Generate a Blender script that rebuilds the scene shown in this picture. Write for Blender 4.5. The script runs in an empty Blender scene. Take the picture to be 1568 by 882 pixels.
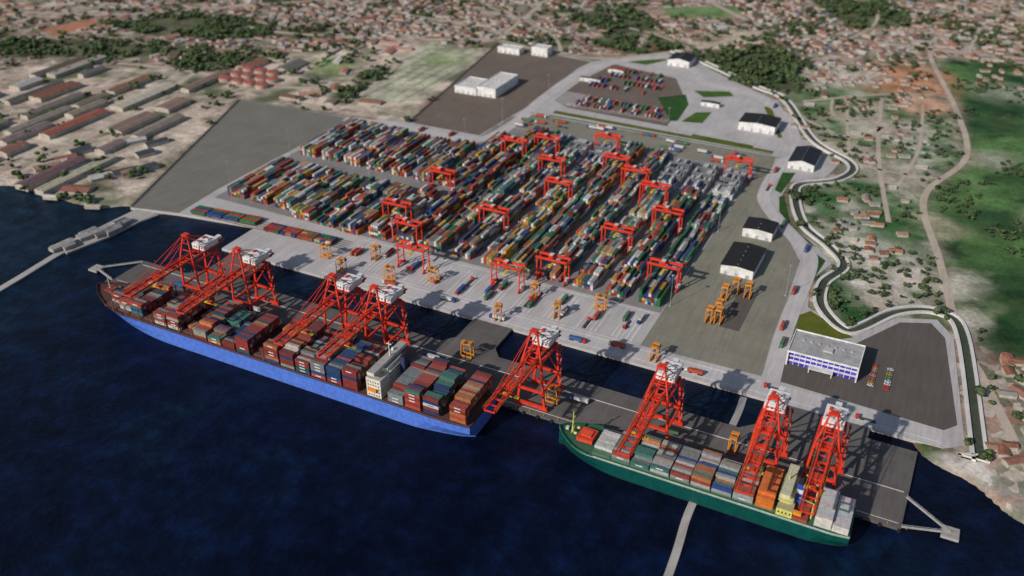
import bpy, math, random
import numpy as np
from mathutils import Vector
from mathutils.geometry import tessellate_polygon
random.seed(7); rng=np.random.default_rng(7)
scene=bpy.context.scene
R=random.random
def U(a,b): return random.uniform(a,b)

# ------------------------------------------------------------ materials
def mat_new(name):
    m=bpy.data.materials.new(name); m.use_nodes=True
    nt=m.node_tree; b=nt.nodes['Principled BSDF']; return m,nt,b
def N(nt,t,**k):
    n=nt.nodes.new(t)
    for a,v in k.items(): setattr(n,a,v)
    return n
def noise(nt,scale,detail=4,rough=.55,vec=None):
    n=N(nt,'ShaderNodeTexNoise'); n.inputs['Scale'].default_value=scale; n.inputs['Detail'].default_value=detail
    n.inputs['Roughness'].default_value=rough
    if vec is not None: nt.links.new(vec,n.inputs['Vector'])
    return n
def ramp(nt,src,stops,const=False):
    r=N(nt,'ShaderNodeValToRGB'); e=r.color_ramp.elements
    if const: r.color_ramp.interpolation='CONSTANT'
    while len(e)<len(stops): e.new(.5)
    for el,(p,c) in zip(e,stops):
        el.position=p; el.color=(c,c,c,1) if not isinstance(c,tuple) else (*c,1)
    nt.links.new(src,r.inputs[0]); return r
def mult(nt,a,b,f=1.0,mode='MULTIPLY'):
    m=N(nt,'ShaderNodeMix',data_type='RGBA',blend_type=mode); m.inputs[0].default_value=f
    nt.links.new(a,m.inputs[6]); nt.links.new(b,m.inputs[7]); return m.outputs[2]
def geo(nt):
    return N(nt,'ShaderNodeNewGeometry').outputs['Position']

def mat_painted(name='painted_steel',rough=.5,dirt=.35,scale=.35):
    m,nt,b=mat_new(name)
    at=N(nt,'ShaderNodeAttribute',attribute_name='Col')
    n1=noise(nt,scale,5,.65,geo(nt)); r=ramp(nt,n1.outputs[0],[(.3,1-dirt),(.65,1.0)])
    nt.links.new(mult(nt,at.outputs['Color'],r.outputs[0]),b.inputs['Base Color'])
    b.inputs['Roughness'].default_value=rough
    b.inputs['Specular IOR Level'].default_value=.3
    return m
def mat_pave(name,col,var=.25,grid=0,rough=.9,scale=.03):
    m,nt,b=mat_new(name); P=geo(nt)
    rgb=N(nt,'ShaderNodeRGB'); rgb.outputs[0].default_value=(*col,1)
    n1=noise(nt,scale,6,.6,P); r1=ramp(nt,n1.outputs[0],[(.3,1-var),(.7,1.05)])
    c=mult(nt,rgb.outputs[0],r1.outputs[0])
    n2=noise(nt,.9,3,.7,P); r2=ramp(nt,n2.outputs[0],[(.25,.85),(.75,1.08)])
    c=mult(nt,c,r2.outputs[0])
    mp=N(nt,'ShaderNodeMapping'); mp.inputs['Scale'].default_value=(.35,.03,1); nt.links.new(P,mp.inputs[0])
    n3=noise(nt,1,3,.6,mp.outputs[0]); r3=ramp(nt,n3.outputs[0],[(.35,.88),(.6,1.02)])
    c=mult(nt,c,r3.outputs[0])
    if grid:
        br=N(nt,'ShaderNodeTexBrick'); br.offset=0
        br.inputs['Scale'].default_value=1; br.inputs['Brick Width'].default_value=grid; br.inputs['Row Height'].default_value=grid
        br.inputs['Mortar Size'].default_value=.18
        br.inputs['Color1'].default_value=(1,1,1,1); br.inputs['Color2'].default_value=(.93,.93,.93,1); br.inputs['Mortar'].default_value=(.8,.8,.8,1)
        nt.links.new(P,br.inputs['Vector']); c=mult(nt,c,br.outputs['Color'])
    nt.links.new(c,b.inputs['Base Color']); b.inputs['Roughness'].default_value=rough
    b.inputs['Specular IOR Level'].default_value=.15
    return m

M_paint=mat_painted()
M_cont=mat_painted('container_steel',.6,.4,.5)
M_house=mat_painted('roof_and_wall',.85,.4,.2)
M_conc=mat_pave('light_concrete',(.50,.475,.465),.2,0)
M_wharf=mat_pave('wharf_concrete',(.155,.143,.135),.3,12)
M_tan=mat_pave('block_paving',(.26,.25,.195),.15,8)
M_glot=mat_pave('gravel_lot',(.20,.19,.16),.12,0)
M_blot=mat_pave('brown_asphalt',(.175,.137,.113),.12,0)
M_admin=mat_pave('dark_asphalt',(.12,.105,.094),.12,0)
M_road=mat_pave('road_concrete',(.54,.51,.5),.15,0)
M_wall=mat_pave('river_wall_concrete',(.68,.66,.63),.15,0)
M_line=mat_pave('line_paint',(.78,.77,.75),.2,0)
M_yard=mat_pave('yard_concrete',(.27,.255,.25),.25,0)
M_sand=mat_pave('dirt_track',(.54,.45,.36),.25,0)
M_jetty=mat_pave('jetty_stone',(.45,.43,.4),.4,0)

def mat_grass(name,c1,c2):
    m,nt,b=mat_new(name); P=geo(nt)
    n=noise(nt,.06,6,.65,P); r=ramp(nt,n.outputs[0],[(.3,c1),(.7,c2)])
    n2=noise(nt,.7,3,.7,P); r2=ramp(nt,n2.outputs[0],[(.3,.6),(.7,1.15)])
    nt.links.new(mult(nt,r.outputs[0],r2.outputs[0]),b.inputs['Base Color'])
    b.inputs['Roughness'].default_value=.95; b.inputs['Specular IOR Level'].default_value=.1; return m
M_grass=mat_grass('grass',(.045,.11,.02),(.1,.16,.035))
M_olive=mat_grass('olive_grass',(.09,.11,.015),(.15,.16,.025))
M_dgrass=mat_grass('dark_grass',(.02,.07,.018),(.05,.12,.03))

def mat_leaf():
    m,nt,b=mat_new('foliage')
    at=N(nt,'ShaderNodeAttribute',attribute_name='Col')
    n1=noise(nt,.8,4,.7,geo(nt)); r=ramp(nt,n1.outputs[0],[(.35,.55),(.65,1.25)])
    nt.links.new(mult(nt,at.outputs['Color'],r.outputs[0]),b.inputs['Base Color'])
    b.inputs['Roughness'].default_value=.9; b.inputs['Specular IOR Level'].default_value=.1; return m
M_leaf=mat_leaf()

def mat_terrain():
    m,nt,b=mat_new('terrain'); P=geo(nt)
    at=N(nt,'ShaderNodeAttribute',attribute_name='Col')
    n1=noise(nt,.03,8,.72,P); r1=ramp(nt,n1.outputs[0],[(.32,.5),(.5,1.0),(.68,1.45)])
    c=mult(nt,at.outputs['Color'],r1.outputs[0])
    n2=noise(nt,.25,4,.75,P); r2=ramp(nt,n2.outputs[0],[(.35,.75),(.65,1.2)])
    c=mult(nt,c,r2.outputs[0])
    # plot-size patchwork of yards, slabs and shacks where the ground is built up
    vo=N(nt,'ShaderNodeTexVoronoi'); vo.inputs['Scale'].default_value=.085; vo.distance='MANHATTAN'
    wv=noise(nt,.03,3,.6,P); ad=N(nt,'ShaderNodeVectorMath',operation='MULTIPLY_ADD'); ad.inputs[1].default_value=(25,25,0); nt.links.new(wv.outputs['Color'],ad.inputs[0]); nt.links.new(P,ad.inputs[2])
    nt.links.new(ad.outputs[0],vo.inputs['Vector'])
    sp=N(nt,'ShaderNodeSeparateColor'); nt.links.new(vo.outputs['Color'],sp.inputs[0])
    pal=ramp(nt,sp.outputs[0],[(0,(.36,.17,.12)),(.18,(.53,.45,.38)),(.34,(.28,.13,.1)),(.46,(.06,.09,.04)),(.68,(.38,.31,.25)),(.8,(.2,.18,.16)),(.91,(.6,.54,.48))],True)
    ml=N(nt,'ShaderNodeMath',operation='MULTIPLY'); ml.inputs[1].default_value=.62; nt.links.new(at.outputs['Alpha'],ml.inputs[0])
    mv=N(nt,'ShaderNodeMix',data_type='RGBA'); nt.links.new(ml.outputs[0],mv.inputs[0]); nt.links.new(c,mv.inputs[6]); nt.links.new(mult(nt,pal.outputs[0],r2.outputs[0]),mv.inputs[7]); c=mv.outputs[2]
    n3=noise(nt,.018,5,.7,P); r3=ramp(nt,n3.outputs[0],[(.49,0.),(.6,.42)])
    g=N(nt,'ShaderNodeRGB'); g.outputs[0].default_value=(.08,.115,.045,1)
    mx=N(nt,'ShaderNodeMix',data_type='RGBA'); nt.links.new(r3.outputs[0],mx.inputs[0]); nt.links.new(c,mx.inputs[6]); nt.links.new(g.outputs[0],mx.inputs[7])
    nt.links.new(mx.outputs[2],b.inputs['Base Color']); b.inputs['Roughness'].default_value=.95
    b.inputs['Specular IOR Level'].default_value=.1; return m
M_terr=mat_terrain()

def mat_water():
    m,nt,b=mat_new('sea_water'); P=geo(nt)
    n=noise(nt,.005,7,.7,P); r=ramp(nt,n.outputs[0],[(.34,(.0008,.002,.011)),(.52,(.0014,.0055,.023)),(.68,(.003,.014,.032))])
    # shallower, greener water towards the left-hand shore
    sx=N(nt,'ShaderNodeSeparateXYZ'); nt.links.new(P,sx.inputs[0])
    mr=N(nt,'ShaderNodeMapRange'); mr.inputs[1].default_value=-620; mr.inputs[2].default_value=-950; mr.inputs[3].default_value=0; mr.inputs[4].default_value=.7; nt.links.new(sx.outputs[0],mr.inputs[0])
    sh=N(nt,'ShaderNodeRGB'); sh.outputs[0].default_value=(.008,.028,.042,1)
    mx=N(nt,'ShaderNodeMix',data_type='RGBA'); nt.links.new(mr.outputs[0],mx.inputs[0]); nt.links.new(r.outputs[0],mx.inputs[6]); nt.links.new(sh.outputs[0],mx.inputs[7])
    n2=noise(nt,.05,6,.75,P); r2=ramp(nt,n2.outputs[0],[(.35,.45),(.5,.9),(.7,2.2)])
    nt.links.new(mult(nt,mx.outputs[2],r2.outputs[0]),b.inputs['Base Color'])
    b.inputs['Roughness'].default_value=.4; b.inputs['IOR'].default_value=1.33; b.inputs['Specular IOR Level'].default_value=.22
    bn=noise(nt,.12,6,.7,P); bm=N(nt,'ShaderNodeBump'); bm.inputs['Strength'].default_value=.7; bm.inputs['Distance'].default_value=1.8
    nt.links.new(bn.outputs[0],bm.inputs['Height']); nt.links.new(bm.outputs[0],b.inputs['Normal']); return m
M_water=mat_water()

# ------------------------------------------------------------ mesh builder
BOXF=[(0,3,2,1),(4,5,6,7),(0,1,5,4),(1,2,6,5),(2,3,7,6),(3,0,4,7)]
class MB:
    def __init__(s): s.v=[];s.f=[];s.c=[]
    def raw(s,vs,fs,col):
        o=len(s.v); s.v+=vs
        for f in fs: s.f.append(tuple(i+o for i in f)); s.c.append(col)
    def box(s,x0,x1,y0,y1,z0,z1,col,top=None):
        o=len(s.v)
        s.v+=[(x0,y0,z0),(x1,y0,z0),(x1,y1,z0),(x0,y1,z0),(x0,y0,z1),(x1,y0,z1),(x1,y1,z1),(x0,y1,z1)]
        for k,f in enumerate(BOXF):
            s.f.append((f[0]+o,f[1]+o,f[2]+o,f[3]+o)); s.c.append(top if (top and k==1) else col)
    def beam(s,a,b,w,h,col):
        a=Vector(a);b=Vector(b);d=(b-a).normalized()
        up=Vector((0,0,1)) if abs(d.z)<.95 else Vector((0,1,0))
        r=d.cross(up).normalized(); u=r.cross(d)
        r*=w/2;u*=h/2; o=len(s.v)
        s.v+=[tuple(a-r-u),tuple(a+r-u),tuple(a+r+u),tuple(a-r+u),tuple(b-r-u),tuple(b+r-u),tuple(b+r+u),tuple(b-r+u)]
        for f in BOXF: s.f.append(tuple(i+o for i in f)); s.c.append(col)
    def cyl(s,cx,cy,z0,z1,r0,r1,n,col,top=None,axis='z'):
        o=len(s.v)
        for z,r in ((z0,r0),(z1,r1)):
            for i in range(n):
                a=2*math.pi*i/n; p=(r*math.cos(a),r*math.sin(a))
                if axis=='z': s.v.append((cx+p[0],cy+p[1],z))
                elif axis=='y': s.v.append((cx+p[0],z,cy+p[1]))
                else: s.v.append((z,cx+p[0],cy+p[1]))
        for i in range(n):
            j=(i+1)%n; s.f.append((o+i,o+j,o+n+j,o+n+i)); s.c.append(col)
        s.f.append(tuple(o+n+i for i in range(n))); s.c.append(top or col)
        s.f.append(tuple(o+n-1-i for i in range(n))); s.c.append(col)
    def gable(s,cx,cy,ang,lx,ly,h,rh,wall,roof,ov=.5):
        ca,sa=math.cos(ang),math.sin(ang)
        def T(x,y,z): return (cx+x*ca-y*sa,cy+x*sa+y*ca,z)
        X=lx/2;Y=ly/2
        s.raw([T(-X,-Y,-.5),T(X,-Y,-.5),T(X,Y,-.5),T(-X,Y,-.5),T(-X,-Y,h),T(X,-Y,h),T(X,Y,h),T(-X,Y,h),T(-X,0,h+rh),T(X,0,h+rh)],
              [(0,1,5,4),(1,2,6,9,5),(2,3,7,6),(3,0,4,8,7)],wall)
        k=rh/Y; X+=ov;Yo=Y+ov;ze=h-ov*k+.12;zr=h+rh+.12
        s.raw([T(-X,-Yo,ze),T(X,-Yo,ze),T(X,0,zr),T(-X,0,zr),T(-X,Yo,ze),T(X,Yo,ze)],[(0,1,2,3),(3,2,5,4)],roof)
    def obj(s,name,mat,parent=None,loc=None,smooth=False):
        me=bpy.data.meshes.new(name); me.from_pydata(s.v,[],s.f); 
        n=np.fromiter((len(f) for f in s.f),dtype=np.int32)
        c=np.ones((len(s.f),4),dtype=np.float32); c[:,:3]=np.array(s.c,dtype=np.float32)[:,:3]
        a=me.color_attributes.new('Col','FLOAT_COLOR','CORNER'); a.data.foreach_set('color',np.repeat(c,n,axis=0).ravel())
        me.materials.append(mat); me.update()
        return link(name,me,parent,loc)
def link(name,me,parent=None,loc=None,rz=0):
    o=bpy.data.objects.new(name,me); scene.collection.objects.link(o)
    if parent: o.parent=parent
    if loc: o.location=loc
    o.rotation_euler[2]=rz
    return o
def empty(name,loc=(0,0,0)):
    o=bpy.data.objects.new(name,None); scene.collection.objects.link(o); o.location=loc; return o

def area(poly):
    return .5*sum(poly[i][0]*poly[(i+1)%len(poly)][1]-poly[(i+1)%len(poly)][0]*poly[i][1] for i in range(len(poly)))
def sheet(name,poly,z,mat,thick=0,parent=None):
    if area(poly)<0: poly=poly[::-1]
    n=len(poly); tri=tessellate_polygon([[Vector((p[0],p[1],0)) for p in poly]])
    vs=[(p[0],p[1],z) for p in poly]; fs=[]
    for t in tri:
        a,b,c=[poly[i] for i in t]
        if (b[0]-a[0])*(c[1]-a[1])-(b[1]-a[1])*(c[0]-a[0])<0: t=(t[0],t[2],t[1])
        fs.append(tuple(t))
    if thick:
        vs+=[(p[0],p[1],z-thick) for p in poly]
        for i in range(n):
            j=(i+1)%n; fs.append((i,i+n,j+n,j))
    me=bpy.data.meshes.new(name); me.from_pydata(vs,[],fs); me.materials.append(mat); me.update()
    return link(name,me,parent)
def catmull(pts,k=8,closed=False):
    out=[]; n=len(pts)
    for i in range(n-1):
        p0=pts[max(i-1,0)];p1=pts[i];p2=pts[i+1];p3=pts[min(i+2,n-1)]
        for j in range(k):
            t=j/k
            out.append(tuple(.5*((2*p1[d])+(-p0[d]+p2[d])*t+(2*p0[d]-5*p1[d]+4*p2[d]-p3[d])*t*t+(-p0[d]+3*p1[d]-3*p2[d]+p3[d])*t**3) for d in (0,1)))
    out.append(pts[-1]); return out
def offs(pts,d):
    out=[]
    for i,p in enumerate(pts):
        a=pts[max(i-1,0)];b=pts[min(i+1,len(pts)-1)]
        tx,ty=b[0]-a[0],b[1]-a[1];l=math.hypot(tx,ty) or 1
        out.append((p[0]-ty/l*d,p[1]+tx/l*d))
    return out
def ribbon(name,pts,w,z,mat,h=0,smooth=True,parent=None,off=0):
    if smooth: pts=catmull(pts)
    L=offs(pts,off+w/2);Rr=offs(pts,off-w/2); n=len(pts)
    vs=[(x,y,z) for x,y in L]+[(x,y,z) for x,y in Rr]
    fs=[(i,n+i,n+i+1,i+1) for i in range(n-1)]
    if h:
        vs+=[(x,y,z-h) for x,y in L]+[(x,y,z-h) for x,y in Rr]
        fs+=[(i+1,2*n+i+1,2*n+i,i) for i in range(n-1)]+[(n+i,3*n+i,3*n+i+1,n+i+1) for i in range(n-1)]
    me=bpy.data.meshes.new(name); me.from_pydata(vs,[],fs); me.materials.append(mat); me.update()
    return link(name,me,parent)

# ------------------------------------------------------------ layout polygons (metres; x along the quay, y inland)
F={
'F1':[(-1344,607),(-1241,729),(-1097,729),(-1027,677),(-1094,615),(-1249,588)],
'F2':[(-1400,463),(-1295,523),(-1143,567),(-1062,580),(-1109,519),(-1234,446),(-1322,402)],
'F3':[(-1086,494),(-1050,566),(-999,573),(-969,518),(-1022,468)],
'F4':[(-771,476),(-791,589),(-769,641),(-754,601),(-751,530),(-733,467)],
'F5':[(-649,1023),(-583,1106),(-490,1008),(-487,846),(-554,851),(-553,933)],
'F7':[(-398,890),(-299,978),(-228,920),(-211,783),(-250,763),(-329,786)],
'F9':[(-299,1299),(-182,1358),(-110,1197),(-204,1128)]}
F6=[(-531,1132),(-405,1194),(-378,1133),(-485,1066)]
F8=[(-60,1028),(600,1100),(600,240),(120,240),(50,215),(21,250),(-25,420),(-29,507),(8,641)]
F10=[(-229,745),(-200,860),(-62,985),(1,638),(-32,505),(6,283),(-28,255),(-67,203),(-98,231),(-91,321),(-140,385),(-158,461),(-117,519),(-179,663)]
FLD=[(-792,765),(-680,750),(-664,501),(-737,487),(-758,589)]
RED=[(-1399,535),(-1377,637),(-1334,612),(-1338,510)]
IND=[(-1300,200),(-1249,400),(-1100,460),(-1000,520),(-950,600),(-820,760),(-660,760),(-640,440),(-875,416),(-756,115),(-921,91),(-1100,20),(-1250,50)]
PORT=[(-756,115),(-701,127),(-613,139),(-613,88),(17,90),(30,85),(14,236),(0,262),(-30,250),(-61,205),(-99,232),(-106,275),(-90,315),(-109,345),(-141,377),(-160,440),(-160,478),(-126,512),(-120,556),(-172,610),(-230,735),(-278,770),(-380,850),(-429,868),(-518,785),(-686,805),(-629,447),(-699,427),(-875,416)]
LAND=[(-9000,-1500),(-1500,-110),(-1100,20),(-921,91),(-844,94),(-783,98),(-756,118),(-701,130),(-611,142),(-611,94),(0,94),(4,80),(40,68),(67,45),(130,0),(300,-90),(900,-260),(9000,-1500),(9000,9000),(-9000,9000)]
ROADS=[([(-1600,250),(-1249,345),(-1190,443),(-1010,481),(-912,465),(-799,506)],9),
([(-1300,760),(-1100,700),(-952,714),(-810,764),(-695,813),(-570,786),(-485,810)],10),
([(-320,1071),(-363,986),(-403,907),(-485,810)],12),
([(-700,1450),(-500,1250),(-320,1071),(-195,1069),(56,1079),(500,1150)],11),
([(-71,1150),(-71,1034),(-20,800),(1,638),(-32,505),(-6,364),(19,235),(35,194),(60,120)],7),
([(-112,803),(-90,600),(-58,426)],5),([(-203,744),(-122,813),(-51,848)],6),([(-221,707),(-129,640),(-92,706)],5),
([(-180,620),(-100,560),(-20,560)],4),([(-150,760),(-130,640),(-110,540)],4),([(-170,770),(-150,700),(-60,690)],4),([(-60,800),(-50,640),(-60,520)],4),
([(-1700,560),(-1399,640),(-1250,760),(-1100,900),(-900,1050),(-700,1200)],9),
([(-952,714),(-1010,900),(-1080,1100)],7),([(-695,813),(-720,1000),(-760,1300)],7),([(-810,764),(-770,640),(-740,500)],8),
([(-1249,345),(-1230,200),(-1180,40)],7),([(-1010,481),(-960,300),(-930,110)],9),([(-900,1050),(-650,900),(-570,786)],6),([(-1100,900),(-850,880),(-700,850)],6),
([(-650,1180),(-560,1000),(-480,960),(-403,907)],6),([(-195,1069),(-170,1200),(-200,1400)],6),([(-20,1079),(-10,1250)],6)]
def pip(px,py,poly):
    ins=np.zeros(px.shape,bool); n=len(poly)
    for i in range(n):
        x1,y1=poly[i];x2,y2=poly[(i+1)%n]
        if y1==y2: continue
        c=((y1>py)!=(y2>py))&(px<(x2-x1)*(py-y1)/(y2-y1)+x1); ins^=c
    return ins
def vnoise(x,y,s,seed):
    r=np.random.default_rng(seed).random((256,256)); X=x/s;Y=y/s
    i=np.floor(X).astype(int);j=np.floor(Y).astype(int);fx=X-i;fy=Y-j
    fx=fx*fx*(3-2*fx);fy=fy*fy*(3-2*fy);i&=255;j&=255;i1=(i+1)&255;j1=(j+1)&255
    return (r[i,j]*(1-fx)+r[i1,j]*fx)*(1-fy)+(r[i,j1]*(1-fx)+r[i1,j1]*fx)*fy
def fbm(x,y,s,seed,o=4):
    t=0;a=1;w=0
    for k in range(o): t=t+a*vnoise(x+k*37,y-k*91,s/2**k,seed+k); w+=a; a*=.55
    return t/w
def roaddist(px,py):
    d=np.full(px.shape,1e9)
    for pts,w in ROADS:
        q=catmull(pts,4)
        for a,b in zip(q[:-1],q[1:]):
            vx,vy=b[0]-a[0],b[1]-a[1];l=vx*vx+vy*vy+1e-9
            t=np.clip(((px-a[0])*vx+(py-a[1])*vy)/l,0,1)
            d=np.minimum(d,np.hypot(px-a[0]-t*vx,py-a[1]-t*vy)-w/2)
    return d

# ------------------------------------------------------------ ground sheet
def axis(a,b,st,lo,hi):
    c=list(np.arange(a,b+.1,st)); s=st
    while c[-1]<hi: s*=1.35; c.append(c[-1]+s)
    s=st
    while c[0]>lo: s*=1.35; c.insert(0,c[0]-s)
    return np.array(c)
gx=axis(-1750,350,4.5,-7000,7000); gy=axis(-160,1500,4.5,-5000,8000)
GX,GY=np.meshgrid(gx,gy,indexing='ij')
wx=GX+(fbm(GX,GY,60,11,3)-.5)*32; wy=GY+(fbm(GX,GY,60,21,3)-.5)*32
land=pip(wx,wy,LAND)|pip(GX,GY,PORT)
lf=land.astype(float)
for _ in range(2):
    lf=(lf+np.roll(lf,1,0)+np.roll(lf,-1,0)+np.roll(lf,1,1)+np.roll(lf,-1,1))/5
Z=np.where(lf>.999,-.3,-9+8.6*np.clip(lf,0,1)**.8)
portin=pip(GX,GY,PORT)
Z=np.where(portin,np.minimum(Z,-.6),Z)
col=np.zeros(GX.shape+(3,))
n1=fbm(GX,GY,90,1);n2=fbm(GX,GY,30,5);n3=fbm(GX,GY,14,9,2);n4=fbm(GX,GY,150,41,5);n5=fbm(GX,GY,55,61,4)
def mix(a,b,t): t=np.clip(t,0,1)[...,None]; return a*(1-t)+b*t
C=lambda *c: np.array(c)
def fe(m,k=2):
    f=m.astype(float)
    for _ in range(k): f=(f+np.roll(f,1,0)+np.roll(f,-1,0)+np.roll(f,1,1)+np.roll(f,-1,1))/5
    return f
col[:]=mix(C(.29,.235,.185),C(.47,.39,.32),(n2-.35)*3)
col=mix(col,C(.065,.095,.04),(n1-.51)*9)
col=mix(col,C(.34,.15,.10),(n3-.6)*3)
urb=np.clip(1-(n1-.52)*6,0,1)*.9
ind=mix(mix(C(.46,.37,.29),C(.68,.57,.47),(n2-.3)*2.5),C(.17,.13,.10),(n3-.62)*4)
ind=mix(ind,C(.13,.14,.08),(n1-.6)*7)
mI=fe(pip(wx,wy,IND)); col=mix(col,ind,mI); urb=urb*(1-mI*.75)
fl=mix(C(.40,.40,.29),C(.52,.50,.38),(n2-.3)*2)
stripe=(np.sin(GX*.35)>.75)&(n3>.3)
fl=np.where(stripe[...,None],fl*.62,fl)
mF=fe(pip(GX,GY,FLD),1); col=mix(col,fl,mF); urb*=1-mF
g8=mix(C(.02,.062,.022),C(.10,.20,.065),(n4-.38)*4.5); g8=mix(g8,C(.25,.28,.17),(n5-.6)*7); g8=mix(g8,C(.018,.05,.02),(n2-.58)*6)
m8=fe(pip(wx,wy,F8),6); col=mix(col,g8,m8); urb*=1-m8
g10=mix(C(.075,.15,.06),C(.24,.29,.17),(n2-.35)*2.5); g10=mix(g10,C(.50,.45,.37),(n1-.53)*7); g10=mix(g10,C(.42,.41,.33),(n5-.57)*6); g10=mix(g10,C(.03,.10,.035),(n3-.58)*5)
m10=fe(pip(wx,wy,F10),4); col=mix(col,g10,m10); urb=urb*(1-m10)+m10*np.clip((n1-.5)*5,0,.3)
m6=fe(pip(wx,wy,F6)); col=mix(col,C(.16,.25,.1),m6); mR=fe(pip(wx,wy,RED)); col=mix(col,C(.42,.19,.12),mR); urb*=(1-m6)*(1-mR)
for k,p in F.items():
    mm=fe(pip(wx,wy,p))*.85; col=mix(col,mix(C(.03,.05,.02),C(.07,.1,.04),(n2-.4)*4),mm); urb*=1-mm
def blob(cx,cy,r,c,s=1.):
    global col
    d=np.hypot(wx-cx,(wy-cy))/r; col=mix(col,C(*c),(1-d)*2.5*s*(.5+n3))
blob(-80,350,34,(.6,.56,.49));blob(-60,300,26,(.6,.56,.5));blob(-40,300,22,(.6,.55,.48));blob(-20,330,20,(.6,.54,.47))
blob(-100,900,95,(.5,.24,.14));blob(-180,880,70,(.55,.49,.41));blob(-60,800,45,(.55,.33,.22));blob(-85,402,20,(.62,.57,.5));blob(-20,440,40,(.33,.31,.2));blob(-130,600,45,(.52,.46,.36),.7);blob(-70,560,35,(.46,.41,.32),.6);blob(-100,690,50,(.5,.45,.37),.6)
blob(-380,1000,80,(.62,.5,.37));blob(-720,700,50,(.26,.32,.15),.5);blob(-860,600,45,(.26,.34,.15))
blob(-70,240,30,(.03,.1,.03),.8);blob(-95,290,25,(.03,.1,.03),.8);blob(-60,420,45,(.035,.11,.035),.6);blob(-130,450,30,(.035,.11,.035),.7)
blob(35,900,60,(.3,.33,.24),.5);blob(30,640,40,(.32,.33,.24),.5);blob(15,330,30,(.45,.42,.34),.6);blob(25,270,25,(.5,.46,.38),.6);blob(40,470,50,(.03,.08,.03),.7)
blob(60,100,45,(.46,.4,.32));blob(90,60,40,(.5,.45,.38));blob(30,78,22,(.66,.62,.56))
sh=fe(land,4); col=mix(col,C(.42,.38,.31),((1-sh)*4)*(GX>10)*1.0+((1-sh)*2)*(GX<-750))
far=np.clip((np.hypot(GX+700,GY-700)-1500)/800,0,1); col=mix(col,C(.16,.16,.1),far); urb*=1-far
nx,ny=GX.shape
V=np.stack([GX,GY,Z],-1).reshape(-1,3)
idx=np.arange(nx*ny).reshape(nx,ny)
Fq=np.stack([idx[:-1,:-1],idx[1:,:-1],idx[1:,1:],idx[:-1,1:]],-1).reshape(-1,4)
def np_mesh(name,V,Fq,mat,colv=None,smooth=False,alpha=None):
    me=bpy.data.meshes.new(name); k=Fq.shape[1]
    me.vertices.add(len(V)); me.vertices.foreach_set('co',V.astype(np.float32).ravel())
    me.loops.add(Fq.size); me.loops.foreach_set('vertex_index',Fq.astype(np.int32).ravel())
    me.polygons.add(len(Fq)); me.polygons.foreach_set('loop_start',np.arange(0,Fq.size,k,dtype=np.int32))
    if smooth: me.polygons.foreach_set('use_smooth',np.ones(len(Fq),bool))
    me.update(calc_edges=True)
    if colv is not None:
        a=me.color_attributes.new('Col','FLOAT_COLOR','POINT'); c=np.ones((len(V),4),np.float32); c[:,:3]=colv
        if alpha is not None: c[:,3]=alpha
        a.data.foreach_set('color',c.ravel())
    me.materials.append(mat); return me
link('ground',np_mesh('ground',V,Fq,M_terr,np.clip(col,0.004,.8).reshape(-1,3),True,np.clip(urb,0,1).ravel()))
me=bpy.data.meshes.new('sea_water'); me.from_pydata([(-9000,-9000,-2.5),(9000,-9000,-2.5),(9000,1500,-2.5),(-9000,1500,-2.5)],[],[(0,1,2,3)]); me.materials.append(M_water); link('sea_water',me)

# ------------------------------------------------------------ port surfaces
BASE=[(-756,115),(-701,127),(-613,139),(-613,90),(17,90),(30,100),(14,236),(0,258),(-30,246),(-61,203),(-99,230),(-106,275),(-94,315),(-113,345),(-145,377),(-166,440),(-166,478),(-132,512),(-126,552),(-176,607),(-234,730),(-280,764),(-380,845),(-429,864),(-518,780),(-686,802),(-629,447),(-699,426),(-875,416)]
sheet('port_pavement',BASE,0,M_conc,7)
sheet('gravel_lot',[(-875,416),(-756,116),(-703,128),(-707,190),(-701,425)],.05,M_glot)
sheet('brown_lot',[(-686,801),(-629,447),(-530,447),(-521,560),(-524,740),(-518,776)],.05,M_blot)
sheet('yard_ground',[(-696,172),(-208,166),(-208,488),(-526,488),(-530,416),(-696,416)],.05,M_yard)
sheet('paved_apron',[(-207,114),(-112,116),(-114,190),(-119,256),(-121,307),(-138,342),(-162,377),(-190,429),(-191,503),(-194,541),(-500,541),(-524,521),(-524,489),(-207,489)],.09,M_tan)
sheet('truck_park',[(-484,782),(-382,759),(-342,675),(-336,577),(-471,583),(-500,600),(-499,690)],.07,M_blot)
sheet('admin_yard',[(-112,180),(-108,116),(16,110),(24,120),(8,232),(-4,250),(-27,240),(-55,192),(-75,182)],.07,M_admin)
sheet('grass_strip',[(-482,566),(-482,556),(-200,548),(-200,556)],.12,M_olive)
sheet('grass_strip',[(-482,548),(-482,544),(-200,544),(-200,546)],.12,M_grass)
sheet('grass_strip',[(-380,672),(-338,596),(-330,600),(-335,664),(-350,700)],.12,M_dgrass)
sheet('grass_strip',[(-325,600),(-300,606),(-300,650),(-318,640)],.12,M_grass)
sheet('grass_strip',[(-345,720),(-325,700),(-290,722),(-300,738)],.12,M_grass)
sheet('grass_strip',[(-470,800),(-440,800),(-420,835),(-435,845)],.12,M_grass)
sheet('grass_strip',[(-300,560),(-225,556),(-225,562),(-300,566)],.12,M_grass)
sheet('grass_strip',[(-245,700),(-205,600),(-200,602),(-235,700)],.12,M_olive)
for P in ([(-96,225),(-103,215),(-105,182),(-78,184),(-58,200)],[(-104,275),(-113,300),(-113,330),(-100,318)],[(-112,340),(-120,345),(-160,400),(-168,436),(-164,440),(-145,378)],[(-168,445),(-176,450),(-178,500),(-165,505),(-166,478)]):
    sheet('grass_verge',P,.12,M_olive if P[0][0]==-96 else M_dgrass)
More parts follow.
